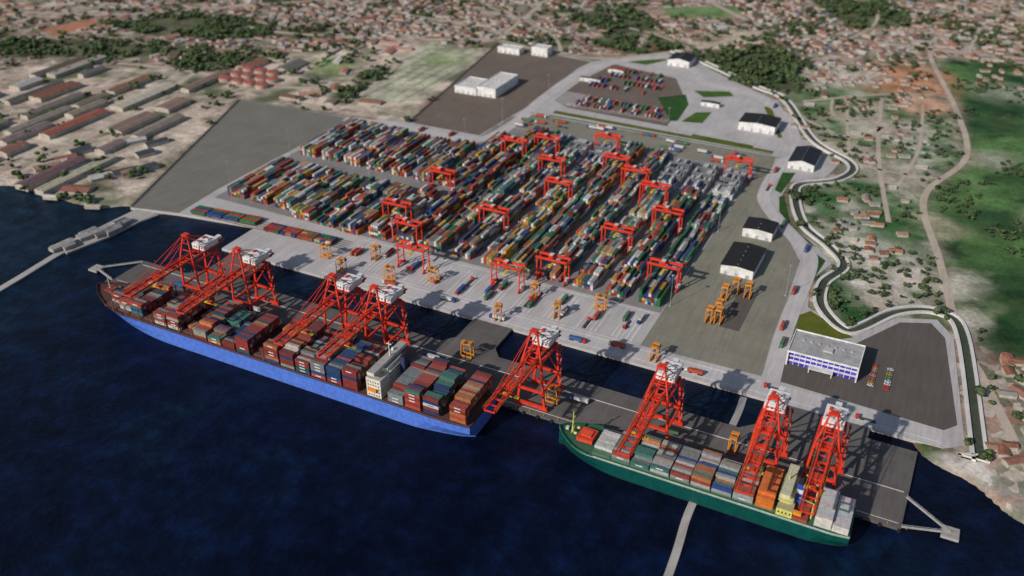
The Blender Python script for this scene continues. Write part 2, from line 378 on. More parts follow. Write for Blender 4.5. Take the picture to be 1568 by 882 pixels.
AR=[(-104,112),(-108,160),(-110,211),(-112,309),(-130,342),(-170,400),(-184,440),(-184,524),(-176,559),(-200,650),(-236,708),(-280,744),(-337,752),(-366,800),(-415,856)]
ribbon('access_road',AR,13,.14,M_road)
ribbon('access_road_kerb',AR,.4,.24,M_conc,.12,off=6.7); ribbon('access_road_kerb',AR,.4,.24,M_conc,.12,off=-6.7)
ribbon('back_road',[(-708,421),(-620,432),(-528,432),(-510,500),(-515,600),(-512,720),(-480,800),(-425,850)],16,.13,M_road)
ribbon('front_road',[(-504,101),(16,101)],20,.06,M_road,smooth=False)
RW=[(-429,880),(-380,852),(-278,772),(-230,737),(-170,610),(-118,556),(-122,512),(-158,478),(-157,440),(-136,380),(-104,343),(-88,314),(-99,275),(-92,232),(-61,204),(-28,252),(0,266),(16,240),(34,100),(36,88)]
ribbon('river_wall',RW,2.6,1.4,M_wall,3); ribbon('river_wall',RW,2.2,1.4,M_wall,3,off=9)
ribbon('river_canal',RW,6.4,-.12,mat_grass('algae_water',(.05,.065,.045),(.09,.1,.07)),off=4.6)
for pts,w in ROADS: ribbon('dirt_road' if w<8 else 'town_road',pts,w,-.18,M_sand)
ribbon('old_jetty',[(-118,88),(-117,59),(-120,-35),(-116,-91),(-108,-250)],5,-2.1,M_jetty,2)
ribbon('shore_jetty',[(-724,119),(-738,60),(-745,25),(-738,-51),(-730,-200)],7,-1.2,M_jetty,4)
mb=MB()
for i in range(16):
    t=U(20,105); a=U(-.2,.2); w=U(5,9);l=U(9,22)
    mb.gable(-726-U(4,14)+ (t<60)*-12,t,1.4+a,l,w,3,1.2,(.4,.38,.35),random.choice([(.3,.3,.3),(.25,.1,.07),(.4,.38,.36),(.12,.12,.13)]))
mb.obj('jetty_sheds',M_house)
sheet('shore_quay_ground',[(-724,119),(-728,60),(-738,20),(-758,24),(-752,70),(-750,117)],-.9,M_jetty,5)

# wharf (trestle deck)
sheet('wharf_deck',[(-660,0),(0,0),(2,78),(-30,78),(-30,89.9),(-95,89.9),(-95,66),(-112,50),(-300,50),(-308,60),(-308,89.9),(-343,89.9),(-343,60),(-351,50),(-545,50),(-556,62),(-556,89.9),(-598,89.9),(-598,50),(-610,40),(-660,40)],.03,M_wharf,2.2)
mb=MB()
for x in np.arange(-655,0,9):
    for y in (3,14,25,36,47): mb.cyl(x,y,-10,-2.2,.6,.6,6,(.2,.19,.18))
mb.obj('wharf_piles',M_paint)
for y,w in ((4,.5),(34,.8)): sheet('wharf_line',[(-656,y-w/2),(-2,y-w/2),(-2,y+w/2),(-656,y+w/2)],.06,M_line)
ribbon('crane_rail',[(-656,5.2),(-2,5.2)],.5,.12,M_blot,.1,False); ribbon('crane_rail',[(-656,32.6),(-2,32.6)],.5,.12,M_blot,.1,False)
mb=MB()
for i,x in enumerate(np.arange(-650,0,11)):
    mb.box(x-.9,x+.9,-1.4,-.02,-2.4,-.2,(.02,.02,.02)); mb.cyl(x+4,1.2,.03,.9,.35,.5,8,(.5,.35,.03))
mb.obj('wharf_fenders',M_paint)
for (dx,dy,c) in ((-689,11,[(-660,2),(-660,38)]),(27,10,[(0,2),(0,30)])):
    mb=MB(); mb.box(dx-5,dx+5,dy-5,dy+5,-1.5,.3,(.4,.38,.36))
    for sx in (-3,3):
        for sy in (-3,3): mb.cyl(dx+sx,dy+sy,-10,-1.5,.8,.8,8,(.25,.24,.23))
    mb.cyl(dx,dy,.3,1.3,.5,.7,8,(.5,.35,.03))
    for q in c:
        mb.beam((dx,dy,.1),(q[0],q[1],.1),1.6,.35,(.5,.48,.45))
        for s in (-.75,.75): mb.beam((dx,dy+s,1.1),(q[0],q[1]+s,1.1),.12,.12,(.6,.6,.6))
    mb.obj('mooring_dolphin',M_paint)

mb=MB()
def ln(x0,x1,y0,y1): mb.box(x0,x1,y0,y1,.1,.16,(.8,.79,.77))
for k in range(10):
    cx=-220-30.3*k
    for d in (-12,-8,-4,0,4): ln(cx+d-.4,cx+d+.4,116,158-(d%3)*3)
for y in (113,163): ln(-503,-212,y-.2,y+.2)
ln(-503,16,95.2,95.6); ln(-503,-112,108.6,109)
mb.obj('road_marking',M_line)
mb=MB()
for i in range(12): mb.box(-500+i*3.2,-499+i*3.2,590,640,.16,.2,(.8,.79,.77))
for i in range(60): mb.box(-478+i*2.3,-477.6+i*2.3,588,600,.1,.14,(.6,.6,.58))
mb.obj('road_marking',M_line)

# ------------------------------------------------------------ containers
PAL=[((.025,.16,.055),18),((.02,.05,.17),12),((.6,.6,.58),22),((.42,.06,.03),11),((.2,.03,.022),12),((.58,.32,.04),9),((.22,.23,.24),10),((.04,.17,.19),4),((.52,.15,.04),6),((.07,.065,.06),7),((.33,.29,.22),4)]
def pick(pal):
    t=sum(w for _,w in pal)*R()
    for c,w in pal:
        t-=w
        if t<=0: break
    k=U(.75,1.2); return tuple(min(.75,v*k*U(.93,1.07)) for v in c)
def container(mb,x0,x1,y0,y1,z,col,fade=.2):
    g=.10+.45*(col[0]+col[1]+col[2])/3
    mb.box(x0,x1,y0,y1,z,z+2.5,col,tuple(v*(1-fade)+g*fade for v in col))
def block(cx,y0,y1,rows=8,hmax=5,name='container_stack'):
    mb=MB(); n=int((y1-y0)/12.9); w=2.72
    prow=[random.choice([4,4,5]) for r in range(rows)]; rf=[pick(PAL) for r in range(rows)]
    for i in range(n):
        ys=y0+i*12.9; dip=random.choice([0,0,0,0,-1,-1,-2])
        for r in range(rows):
            x=cx-rows*w/2+r*w
            h=max(1,min(hmax,prow[r]+dip+random.choice([-1,0,0,0,0,0])))
            twenty=R()<.12
            for t in range(h):
                if t<h-1 and 1<r<rows-1 and 0<i<n-1 and t<h-3: continue
                c=rf[r] if R()<.35 else pick(PAL)
                if twenty:
                    container(mb,x+.16,x+w-.16,ys,ys+6.05,t*2.6+.15,c); container(mb,x+.16,x+w-.16,ys+6.2,ys+12.2,t*2.6+.15,pick(PAL))
                else: container(mb,x+.16,x+w-.16,ys,ys+12.2,t*2.6+.15,c)
    return mb.obj(name,M_cont)
def reefer(cx,y0,y1):
    mb=MB(); y=y0
    while y<y1-16:
        for r in range(8):
            x=cx-10.8+r*2.7
            for t in range(random.choice([2,3,4])): container(mb,x+.12,x+2.5,y,y+12.2,t*2.6+.15,pick([((.6,.6,.58),8),((.03,.06,.14),2)]))
        for z in (2.7,5.3,7.9,10.5):
            mb.box(cx-11,cx+11,y+12.6,y+14.6,z,z+.2,(.35,.35,.36))
            for q in (y+12.6,y+14.6): mb.beam((cx-11,q,z+1.2),(cx+11,q,z+1.2),.15,.15,(.3,.3,.3))
        for q in range(9): mb.box(cx-11+q*2.7,cx-10.7+q*2.7,y+12.5,y+14.8,.1,12,(.3,.3,.32))
        y+=15.6
    mb.obj('reefer_rack',M_cont)
centers=[-220.5-30.3*k for k in range(16)]
for k,cx in enumerate(centers):
    rw=7 if k<10 else 8
    if k<9:
        if k in (0,1,2): block(cx,174,400,rw); reefer(cx,404,482)
        elif k in (5,6): block(cx,174,420,rw); reefer(cx,424,486)
        else: block(cx,174,484,rw)
    elif k==9: block(cx,172,284,rw); block(cx,304,452,rw)
    else:
        o=(k-10)*2
        block(cx,168+o if k<13 else 182,284,8,4); block(cx,304,412,8,4)

# ------------------------------------------------------------ cranes
RD=(.74,.05,.022)
def sts_mesh():
    mb=MB(); W=(.78,.77,.75)
    for y in (5.2,32.6):
        mb.box(-12.5,12.5,y-.9,y+.9,2.2,4.2,RD)
        for x in (-9.5,9.5):
            mb.box(x-3.4,x+3.4,y-.55,y+.55,1,2.2,RD)
            for q in (-2.6,-.9,.9,2.6): mb.cyl(x+q,.6,y-.4,y+.4,.5,.5,8,(.05,.05,.05),axis='y')
        for s in (-1,1):
            mb.beam((s*10.5,y,4),(s*9,y,16),1.6,1.5,RD); mb.beam((s*9,y,16),(s*7.2,y,41),1.4,1.3,RD)
        mb.beam((-9.5,y,16),(9.5,y,16),1.5,1.8,RD); mb.beam((-7.6,y,41),(7.6,y,41),1.5,1.8,RD)
        if y>20:
            mb.beam((-9,y,17),(7.4,y,40),.65,.65,RD); mb.beam((9,y,17),(-7.4,y,40),.65,.65,RD)
    for s in (-1,1):
        mb.beam((s*9,5.2,16.5),(s*9,32.6,16.5),1.3,1.6,RD)
        mb.beam((s*7.4,5.2,40.5),(s*7.4,32.6,40.5),1.2,1.5,RD)
        mb.beam((s*9,32,17.5),(s*7.4,6,40),.8,.8,RD)
        mb.beam((s*3.4,-58,42.5),(s*3.4,46,42.5),.85,1.7,RD)
        mb.beam((s*3.4,-58,45.6),(s*3.4,2,45.6),.35,.35,RD)
        mb.beam((s*4.6,-58,43.2),(s*4.6,46,43.2),.7,.1,(.25,.04,.03))
        mb.beam((s*5.0,-58,44.3),(s*5.0,46,44.3),.1,.1,(.8,.5,.05))
        y=-58
        while y<0:
            mb.beam((s*3.4,y,43.3),(s*3.4,y+4,45.6),.26,.26,RD); mb.beam((s*3.4,y+4,45.6),(s*3.4,y+8,43.3),.26,.26,RD); y+=8
        mb.beam((s*7.2,5.2,41),(s*2.2,9,63),1.0,1.0,RD); mb.beam((s*7.2,32.6,41),(s*2.2,10,63),.7,.7,RD)
        mb.beam((s*2.4,9,63),(s*3.4,-26,44.5),.36,.36,RD); mb.beam((s*2.4,9,63),(s*3.4,-52,44.5),.36,.36,RD)
        mb.beam((s*2.4,10,63),(s*3.4,44,44),.4,.4,RD)
    mb.beam((-3.4,9,63),(3.4,9,63),1.5,1.7,RD); mb.box(-2.6,2.6,7,12,63.6,64.4,RD)
    mb.beam((-5,7.5,50),(5,7.5,50),.7,.7,RD); mb.beam((-4,8.4,56),(4,8.4,56),.5,.5,RD)
    y=-58
    while y<=46: mb.beam((-3.4,y,42.5),(3.4,y,42.5),.5,.9,RD); y+=6.5
    mb.box(-6.5,6.5,20,37,44,49.5,W,(.86,.86,.84)); mb.box(-6.6,6.6,19.9,37.1,44.0,44.8,RD)
    mb.box(-3.5,-.5,22,26,49.5,50.6,(.5,.5,.5)); mb.box(1,3.5,29,33,49.5,50.4,(.6,.6,.6)); mb.box(-4.5,-2.5,30,34,49.5,50.2,(.7,.1,.05))
    for x in (-4,-1.5,1.5,4): mb.box(x-.6,x+.6,19.86,19.95,46,47.6,(.1,.12,.15))
    mb.box(-7.2,7.2,37.2,40,43.8,44.1,(.4,.06,.03)); mb.box(-2,2,40,46,44,46.5,W)
    mb.box(-4.2,4.2,-30,-24,41,43.9,(.6,.06,.03)); mb.box(-1,1.6,-23.5,-20.5,37.4,40.4,W); mb.box(-.9,1.5,-23.6,-23.4,37.8,39.8,(.03,.05,.08))
    for x in (-2.4,2.4):
        for y in (-28.5,-25.5): mb.beam((x,y,41),(x,y,34),.12,.12,(.06,.06,.06))
    mb.box(-6.1,6.1,-28.3,-25.8,33.3,34,(.7,.5,.04)); mb.box(-2.5,2.5,-28.6,-25.4,34,35,(.6,.06,.03))
    for i in range(9):
        z=4+i*4.2; s=1 if i%2 else -1
        mb.beam((11.4-.18*i,32.6-2*s,z),(11.4-.18*(i+1),32.6+2*s,z+4.2),.8,.2,(.5,.06,.03))
        mb.box(10.6-.18*i,12.2-.18*i,31.6+1.5*s,33.6+1.5*s,z+4.1,z+4.25,(.45,.06,.03))
    return mb.obj('ship_to_shore_crane',M_paint)
o=sts_mesh(); xs=[-566,-512,-420,-382,-251,-160,-88,-52]; o.location=(xs[0],0,0)
for x in xs[1:]: link('ship_to_shore_crane',o.data,None,(x,0,0))

def rtg_mesh():
    mb=MB(); H=22; hw=13.4; hl=5
    for sx in (-1,1):
        x=sx*hw
        for sy in (-1,1):
            mb.beam((x,sy*hl,1.6),(x,sy*(hl-.8),H),1.0,.9,RD)
            mb.box(x-.6,x+.6,sy*(hl+.4)-1.6,sy*(hl+.4)+1.6,.9,1.8,RD)
            for q in (-1,1): mb.cyl(sy*(hl+.4)+q,.8,x-.35,x+.35,.75,.75,10,(.03,.03,.03),axis='x')
        mb.beam((x,-hl-1.5,2.2),(x,hl+1.5,2.2),1,1.1,RD); mb.beam((x,-hl,H-1),(x,hl,H-1),.9,.9,RD)
        mb.beam((x,-hl,9),(x,hl,9),.5,.5,RD)
    for sy in (-1,1):
        mb.beam((-hw-1.4,sy*(hl-.8),H+.6),(hw+1.4,sy*(hl-.8),H+.6),1.2,2.0,RD)
        mb.beam((-hw-1.4,sy*(hl+.6),H+.2),(hw+1.4,sy*(hl+.6),H+.2),1.0,.12,(.4,.05,.03))
        mb.beam((-hw,sy*(hl+1.05),H+1.2),(hw,sy*(hl+1.05),H+1.2),.12,.12,(.7,.1,.04))
    mb.box(-3.5,1.5,-hl+.2,hl-.2,H+1.7,H+2.3,(.6,.05,.03)); mb.box(-3,.5,-2.5,2.5,H+2.3,H+4,RD,(.7,.66,.62)); mb.box(2,4,-4.4,-2.2,H-2.4,H+.2,(.7,.7,.7)); mb.box(2,4,-4.5,-4.4,H-2,H-.4,(.03,.05,.08))
    for x in (-2.6,.6):
        for y in (-2,2): mb.beam((x,y,H+1.7),(x,y,16.3),.1,.1,(.05,.05,.05))
    mb.box(-2.2,.2,-6.1,6.1,15.6,16.3,(.7,.5,.04))
    mb.box(hw-1.8,hw+1.7,-2,2.4,2.8,5.2,(.65,.65,.62)); mb.box(-hw-1.5,-hw+1.2,-1.5,1.5,2.8,4.4,RD)
    return mb.obj('rubber_tyred_gantry_crane',M_paint)
RT=[(9,293),(9,207),(8,177),(7,139),(6,238),(8,404),(7,428),(6,374),(5,324),(5,462),(4,410),(3,387),(2,359),(1,310),(2,253),(3,175),(4,147),(0,208),(0,462)]
o=rtg_mesh()
for i,(k,y) in enumerate(RT):
    if i==0: o.location=(centers[k]+1,y,0)
    else: link('rubber_tyred_gantry_crane',o.data,None,(centers[k]+1,y,0))

OR=(.75,.28,.03)
def straddle():
    mb=MB(); h=12.5
    for s in (-1,1):
        x=s*2.3; mb.box(x-.45,x+.45,-5,5,.9,1.9,OR)
        for y in (-4.2,-1.5,1.5,4.2): mb.cyl(y,.75,x-.3,x+.3,.75,.75,10,(.02,.02,.02),axis='x')
        for y in (-4.5,4.5): mb.beam((x,y,1.8),(x,y*.86,h),.55,.6,OR)
        mb.beam((x,-3.9,h),(x,3.9,h),.6,.7,OR); mb.beam((x,-4.3,5.5),(x,4.3,5.5),.3,.3,OR)
    mb.box(-2.6,2.6,-4.2,-1.6,h,h+1.3,OR,(.6,.25,.04)); mb.box(-2.6,2.6,1.8,4.2,h,h+.9,OR); mb.box(-2.5,2.5,-1.2,1.4,h-.2,h+.1,(.1,.1,.1))
    mb.box(1.2,3,3.6,5.4,h-3,h-.7,(.12,.15,.18)); mb.box(1.2,3,3.6,5.4,h-.7,h-.4,(.8,.8,.8))
    mb.box(-1.2,1.2,-3,3,8.3,8.8,(.2,.2,.2))
    return mb.obj('straddle_carrier',M_paint)
o=straddle(); SP=[(-472,138),(-486,104),(-404,127),(-325,98),(-312,142),(-283,123),(-255,150),(-191,101),(-322,40),(-240,18),(-515,120),(-440,112),(-168,172),(-161,174),(-164,186),(-166,212),(-160,226),(-149,224),(-110,24)]
for i,(x,y) in enumerate(SP):
    if i==0:o.location=(x,y,.1)
    else: link('straddle_carrier',o.data,None,(x,y,.1),rz=random.choice([0,0,.3,1.57]) if y<160 else 0)
sheet('equipment_bay',[(-158,168),(-142,168),(-142,234),(-158,234)],.13,M_admin)

def truck(cab,cc,load=True):
    mb=MB()
    mb.box(-1.2,1.2,5.2,7.4,.7,3.1,cab); mb.box(-1.1,1.1,7.38,7.5,1.9,2.8,(.03,.04,.05)); mb.box(-1.1,1.1,5.3,7,3.1,3.4,cab)
    mb.box(-.9,.9,-6.3,5.2,.95,1.25,(.08,.08,.08))
    for y in (6.5,3.6,2.4,-3.4,-4.7,-5.9):
        for s in (-1,1): mb.cyl(y,.5,s*1.0-.2,s*1.0+.2,.5,.5,8,(.02,.02,.02),axis='x')
    if load: mb.box(-1.22,1.22,-6.5,4.4,1.3,3.9,cc)
    mb.box(-.8,.8,7.4,7.6,.7,1.1,(.3,.3,.3))
    return mb.obj('container_truck',M_paint)
protos=[truck(c,d,l) for c,d,l in (((.6,.04,.03),(.05,.12,.3),True),((.65,.65,.62),(.45,.08,.04),True),((.05,.08,.3),(.6,.6,.58),True),((.6,.04,.03),(.1,.1,.1),False),((.5,.06,.03),(.08,.2,.1),True))]
TP=[]
for r,(y,x0,x1) in enumerate([(602,-466,-345),(622,-470,-350),(680,-480,-400),(705,-478,-380),(732,-475,-385),(755,-470,-400)]):
    x=x0
    while x<x1:
        if R()<.72: TP.append((x,y+U(-1,1),0 if r%2 else 3.14))
        x+=4.8 if r<2 else 6.5
for i in range(34): TP.append((U(-510,-215),random.choice([496,504,515,528,536]),1.571*random.choice([1,-1])))
for i in range(26):
    cx=-220.5-30.3*random.randrange(10); TP.append((cx+random.choice([-10,-6,-2,2]),U(120,152),random.choice([0,3.14])))
for i in range(9): TP.append((-495+i*54+U(0,30),random.choice([97,104]),1.571*random.choice([1,-1])))
for x,y in ((-115,250),(-120,331),(-150,372),(-183,450),(-186,500),(-112,190),(-107,165),(-232,705),(-600,430),(-560,433)): TP.append((x,y,0))
for i in range(8): TP.append((-600+i*72+U(0,40),U(12,28),1.571))
for i,(x,y,a) in enumerate(TP):
    if i<5: protos[i].location=(x,y,.16); protos[i].rotation_euler[2]=a
    else: link('container_truck',random.choice(protos).data,None,(x,y,.16),a)

def car(c):
    mb=MB(); mb.box(-.9,.9,-2.2,2.2,.35,.95,c)
    mb.raw([(-.85,-1.7,.95),(.85,-1.7,.95),(.85,1.1,.95),(-.85,1.1,.95),(-.7,-1.2,1.45),(.7,-1.2,1.45),(.7,.5,1.45),(-.7,.5,1.45)],[BOXF[k] for k in (2,3,4,5)],(.03,.04,.05))
    mb.box(-.7,.7,-1.2,.5,1.45,1.5,c)
    for y in (-1.4,1.4):
        for s in (-1,1): mb.cyl(y,.33,s*.82-.12,s*.82+.12,.33,.33,10,(.02,.02,.02),axis='x')
    return mb.obj('parked_car',M_paint)
cp=[car(c) for c in ((.7,.7,.7),(.6,.25,.02),(.1,.25,.12),(.5,.05,.04),(.3,.32,.35))]
CP=[(-37+j*11,140+i*3.4) for j in range(2) for i in range(9)]
for i,(x,y) in enumerate(CP):
    if i<5: cp[i].location=(x,y,.1); cp[i].rotation_euler[2]=1.57
    else: link('parked_car',random.choice(cp).data,None,(x,y,.1),1.57)

# ------------------------------------------------------------ rail wagons
def wagon(x,y,c,ang):
    mb=MB(); mb.box(-9,9,-1.3,1.3,1,1.4,(.12,.05,.04))
    for q in (-7,-5.4,5.4,7):
        for s in (-1,1): mb.cyl(q,.45,s*.8-.1,s*.8+.1,.45,.45,8,(.03,.03,.03),axis='y')
    for k,(a,b) in enumerate(((-8.8,-2.8),(-2.6,3.4),(3.6,8.8))): mb.box(a,b,-1.22,1.22,1.45,4.0,tuple(v*U(.8,1.2) for v in (c if c else pick(PAL))))
    o=mb.obj('railway_wagon',M_paint,None,(x,y,.1)); o.rotation_euler[2]=ang
PW=[((.04,.16,.06),5),((.4,.05,.03),4),((.03,.06,.2),2)]
for r in range(4):
    for k in range(4): wagon(-682+k*19.5,134+r*3.6+k*1.9,pick(PW),.1)
for r in range(4):
    for k in range(4): wagon(-591+k*19.5,136+r*3.6+k*.9,(.3,.06,.04) if R()<.75 else None,.05)
for r in range(5): ribbon('rail_track',[(-690,133+r*3.6),(-510,140+r*3.6)],1.5,.1,M_blot,smooth=False)

# ------------------------------------------------------------ buildings
def warehouse(x0,x1,y0,y1,h,rh,roof,name='warehouse'):
    e=empty(name); mb=MB(); cx,cy=(x0+x1)/2,(y0+y1)/2
    mb.gable(cx,cy,math.pi/2,y1-y0,x1-x0,h,rh,(.78,.77,.75),roof,.8); mb.obj('walls_and_roof',M_house,e)
    mb=MB(); n=max(2,int((x1-x0)/9))
    for i in range(n):
        q=x0+(i+.5)*(x1-x0)/n; mb.box(q-1.6,q+1.6,y0-.08,y0-.02,.1,3.6,(.42,.44,.46))
    for i in range(int((y1-y0)/8)):
        for s,xx in ((-1,x0),(1,x1)): mb.box(min(xx+s*.02,xx+s*.08),max(xx+s*.02,xx+s*.08),y0+3+i*8,y0+6+i*8,h-2.6,h-1.6,(.08,.1,.13))
    mb.obj('doors_and_windows',M_paint,e)
    mb=MB(); 
    for i in range(max(1,int((y1-y0)/9))): mb.cyl(cx,y0+3+i*9,h+rh,h+rh+1,.5,.6,8,(.2,.2,.2))
    mb.obj('roof_vents',M_paint,e)
warehouse(-181,-152,253,300,9,1.6,(.02,.02,.022)); warehouse(-181,-153,332,357,9,1.5,(.02,.02,.022))
warehouse(-255,-211,606,640,10,2,(.02,.02,.022)); warehouse(-176,-148,515,562,8,3.5,(.02,.024,.035)); warehouse(-412,-380,812,848,9,3,(.02,.022,.03))
def white_hall(parts):
    e=empty('white_warehouse')
    for x0,x1,y0,y1,h in parts:
        mb=MB(); mb.box(x0,x1,y0,y1,0,h,(.8,.79,.77),(.72,.7,.67)); 
        for a in ((x0,x1,y0,y0+.5),(x0,x1,y1-.5,y1),(x0,x0+.5,y0+.52,y1-.52),(x1-.5,x1,y0+.52,y1-.52)): mb.box(a[0],a[1],a[2],a[3],h+.002,h+.9,(.8,.79,.77))
        for i in range(int((x1-x0)/8)): mb.box(x0+3+i*8,x0+6.5+i*8,y0-.06,y0-.01,.2,4,(.5,.51,.53))
        for i in range(3): mb.box(x0+4+i*6,x0+6+i*6,(y0+y1)/2,(y0+y1)/2+2,h+.01,h+1.2,(.5,.5,.5))
        mb.obj('hall',M_house,e)
white_hall([(-633,-600,570,612,9),(-600,-572,572,640,12)]); white_hall([(-664,-628,758,775,8)]); white_hall([(-612,-586,768,786,12)])
warehouse(-478,-455,742,755,5,1.2,(.3,.08,.05),'gate_canopy'); warehouse(-500,-470,690,696,5,.8,(.12,.1,.1),'gate_canopy'); warehouse(-320,-296,668,675,5,.8,(.05,.05,.06),'gate_canopy')
e=empty('office_building'); mb=MB(); x0,x1,y0,y1=-98,-48,142,170
WH=(.78,.78,.77)
mb.box(x0,x1,y0,y1,0,12,WH,(.5,.49,.47))
mb.box(x0-1.2,x1+1.2,y0-3.2,y1+1.2,12.01,12.7,WH,(.42,.41,.4))
for a in ((x0-1.2,x1+1.2,y0-3.2,y0-2.6),(x0-1.2,x1+1.2,y1+.6,y1+1.2),(x0-1.2,x0-.6,y0-2.58,y1+.58),(x1+.6,x1+1.2,y0-2.58,y1+.58)): mb.box(*a,12.71,13.6,(.8,.8,.79))
mb.box(x0-1.2,x0,y0-3,y0-.02,0,12,WH); mb.box(x1,x1+1.2,y0-3,y0-.02,0,12,WH)
for k in range(3): mb.box(x0,x1,y0-1.0,y0-.02,k*4+3.2,k*4+3.8,WH)
for i in range(1,12): mb.box(x0+i*4.17-.2,x0+i*4.17+.2,y0-.7,y0-.02,0.1,12,WH)
mb.box(-82,-64,y0-6,y0-1.05,3.3,3.8,WH); mb.box(-81.6,-81,y0-5.8,y0-5.2,0,3.3,WH); mb.box(-65,-64.4,y0-5.8,y0-5.2,0,3.3,WH)
mb.obj('walls_and_roof',M_house,e)
mb=MB()
for k in range(3):
    for i in range(12): mb.box(x0+i*4.17+.25,x0+i*4.17+3.9,y0-.3,y0-.05,k*4+.3,k*4+3.2,(.05,.04,.38) if (i+k)%3 else (.1,.07,.48))
for k in range(3):
    for i in range(6): mb.box(x1+.05,x1+.12,y0+2+i*4.4,y0+4.6+i*4.4,k*4+1.2,k*4+2.8,(.05,.06,.12)); mb.box(x0-.12,x0-.05,y0+2+i*4.4,y0+4.6+i*4.4,k*4+1.2,k*4+2.8,(.05,.06,.12))
mb.obj('window_glass',mat_painted('tinted_glass',.15,.1,.3),e)
mb=MB()
for i in range(7): mb.box(-92+i*6,-90+i*6,158,160,12.72,13.6,(.45,.45,.45))
mb.box(-75,-68,150,155,12.72,14.2,(.5,.5,.48)); mb.obj('roof_equipment',M_paint,e)
def mast():
    mb=MB(); mb.cyl(0,0,0,30,.26,.12,8,(.35,.35,.35)); mb.cyl(0,0,29.4,30.1,1.1,1.1,10,(.3,.3,.3)); mb.box(-1.4,1.4,-.3,.3,30.1,30.6,(.35,.35,.34)); mb.box(-.3,.3,-1.4,-.32,30.1,30.6,(.35,.35,.34)); mb.cyl(0,0,0,.9,.8,.8,8,(.5,.5,.48))
    return mb.obj('high_mast_light',M_paint)
o=mast(); MP=[(-698,200),(-698,300),(-698,410),(-585,295),(-533,418),(-525,300),(-525,500),(-400,494),(-300,494),(-212,494),(-204,330),(-204,180),(-360,165),(-470,165),(-120,240),(-512,610),(-330,560),(-640,500)]
for i,p in enumerate(MP):
    if i==0:o.location=(*p,0)
    else: link('high_mast_light',o.data,None,(*p,0))
def fence(name,pts,h=2.4):
    mb=MB()
    for a,b in zip(pts[:-1],pts[1:]):
        d=math.dist(a,b); n=int(d/4)
        mb.beam((a[0],a[1],h),(b[0],b[1],h),.2,.2,(.2,.2,.2)); mb.beam((a[0],a[1],.6),(b[0],b[1],.6),.15,1.1,(.16,.16,.15))
        for i in range(n+1): t=i/max(n,1); x=a[0]+(b[0]-a[0])*t;y=a[1]+(b[1]-a[1])*t; mb.box(x-.12,x+.12,y-.12,y+.12,0,h,(.3,.3,.3))
    mb.obj(name,M_paint)
fence('perimeter_fence',[(-699,427),(-874,416),(-757,117)]); fence('perimeter_fence',[(-629,448),(-685,800),(-519,783)])

# ------------------------------------------------------------ ships
def hull(mb,xb,xs,yc,B,zd,cols,sheer=3.):
    L=xs-xb; n=44; zs=[-9,-5,-2.4,-1.6,zd*.45,zd-1.0,zd-.02]; rings=[]
    for i in range(n+1):
        t=i/n; ring=[]
        for j,z in enumerate(zs):
            f=(z+9)/(zd+9)
            bl=.30-.16*f; tt=t
            rake=.035*(1-f)
            q=max(0,(tt-rake)/bl)
            w=1 if q>=1 else math.sin(q*math.pi/2)**(.85-.15*f)
            st=(1-tt)/(.12 if f<.5 else .05)
            if st<1: w*= (.55+.45*st**.6) if f<.5 else (.9+.1*st)
            if j==0: w*=.55
            if j==1: w*=.9
            up=sheer*max(0,1-t/.1)**1.5*max(0,(z-1)/zd)
            ring.append((w*B/2,z+up))
        rings.append((xb+L*t,ring))
    K=len(zs); o=len(mb.v)
    for x,ring in rings:
        for w,z in ring: mb.v.append((x,yc-w,z))
        for w,z in ring: mb.v.append((x,yc+w,z))
    for i in range(n):
        for j in range(K-1):
            a=o+i*2*K+j;b=o+(i+1)*2*K+j; mb.f.append((a,b,b+1,a+1)); mb.c.append(cols[j])
            a+=K;b+=K; mb.f.append((a,a+1,b+1,b)); mb.c.append(cols[j])
        a=o+i*2*K+K-1;b=o+(i+1)*2*K+K-1; mb.f.append((a,b,b+K,a+K)); mb.c.append(cols[-1])
    for j in range(K-1):
        a=o+n*2*K+j; mb.f.append((a,a+K,a+K+1,a+1)); mb.c.append(cols[j])
    return [(x,r[-1][0],r[-1][1]) for x,r in rings]
def bulwark(mb,edge,yc,x0,x1,h,col,th=.3):
    e=[q for q in edge if x0<=q[0]<=x1]
    for s in (-1,1):
        for a,b in zip(e[:-1],e[1:]): mb.beam((a[0],yc+s*a[1],a[2]+h/2),(b[0],yc+s*b[1],b[2]+h/2),th,h,col)
def bay(mb,x,L,yc,rows,z0,tiers,pal,jag=1,fade=.2):
    fam=pick(pal); w=2.5; h=tiers
    for r in range(rows):
        if r%3==0: h=max(0,tiers+random.choice([0,0,-1,-jag,jag*random.choice([-2,0])]))
        y=yc-rows*w/2+r*w
        for t in range(h):
            if 1<r<rows-2 and t<h-3: continue
            c=fam if R()<.4 else pick(pal)
            container(mb,x,x+L,y+.1,y+w-.1,z0+t*2.6,c,fade)
            if r==0 and R()<.5:
                lc=(.7,.7,.7) if sum(c)<1 else (.1,.15,.4); mb.box(x+L*.3,x+L*.68,y+.04,y+.095,z0+t*2.6+.9,z0+t*2.6+1.7,lc)
SP1=[((.22,.035,.03),24),((.38,.065,.035),12),((.2,.22,.23),15),((.02,.05,.16),15),((.5,.48,.45),8),((.5,.19,.06),6),((.05,.16,.14),9),((.02,.08,.1),6),((.34,.29,.22),5)]
e=empty('blue_container_ship'); mb=MB()
BL=(.085,.19,.66)
zd=11.5; yc=-26; xb,xs=-642,-273
edge=hull(mb,xb,xs,yc,43,zd,[(.3,.03,.02),(.3,.03,.02),(.08,.18,.55),BL,BL,(.03,.05,.12),(.12,.06,.045)],sheer=4)
bulwark(mb,edge,yc,xb,-590,1.4,(.1,.03,.03)); bulwark(mb,edge,yc,-590,xs,.9,(.16,.06,.05),.2)
mb.obj('hull',M_paint,e)
mb=MB(); bx=-613
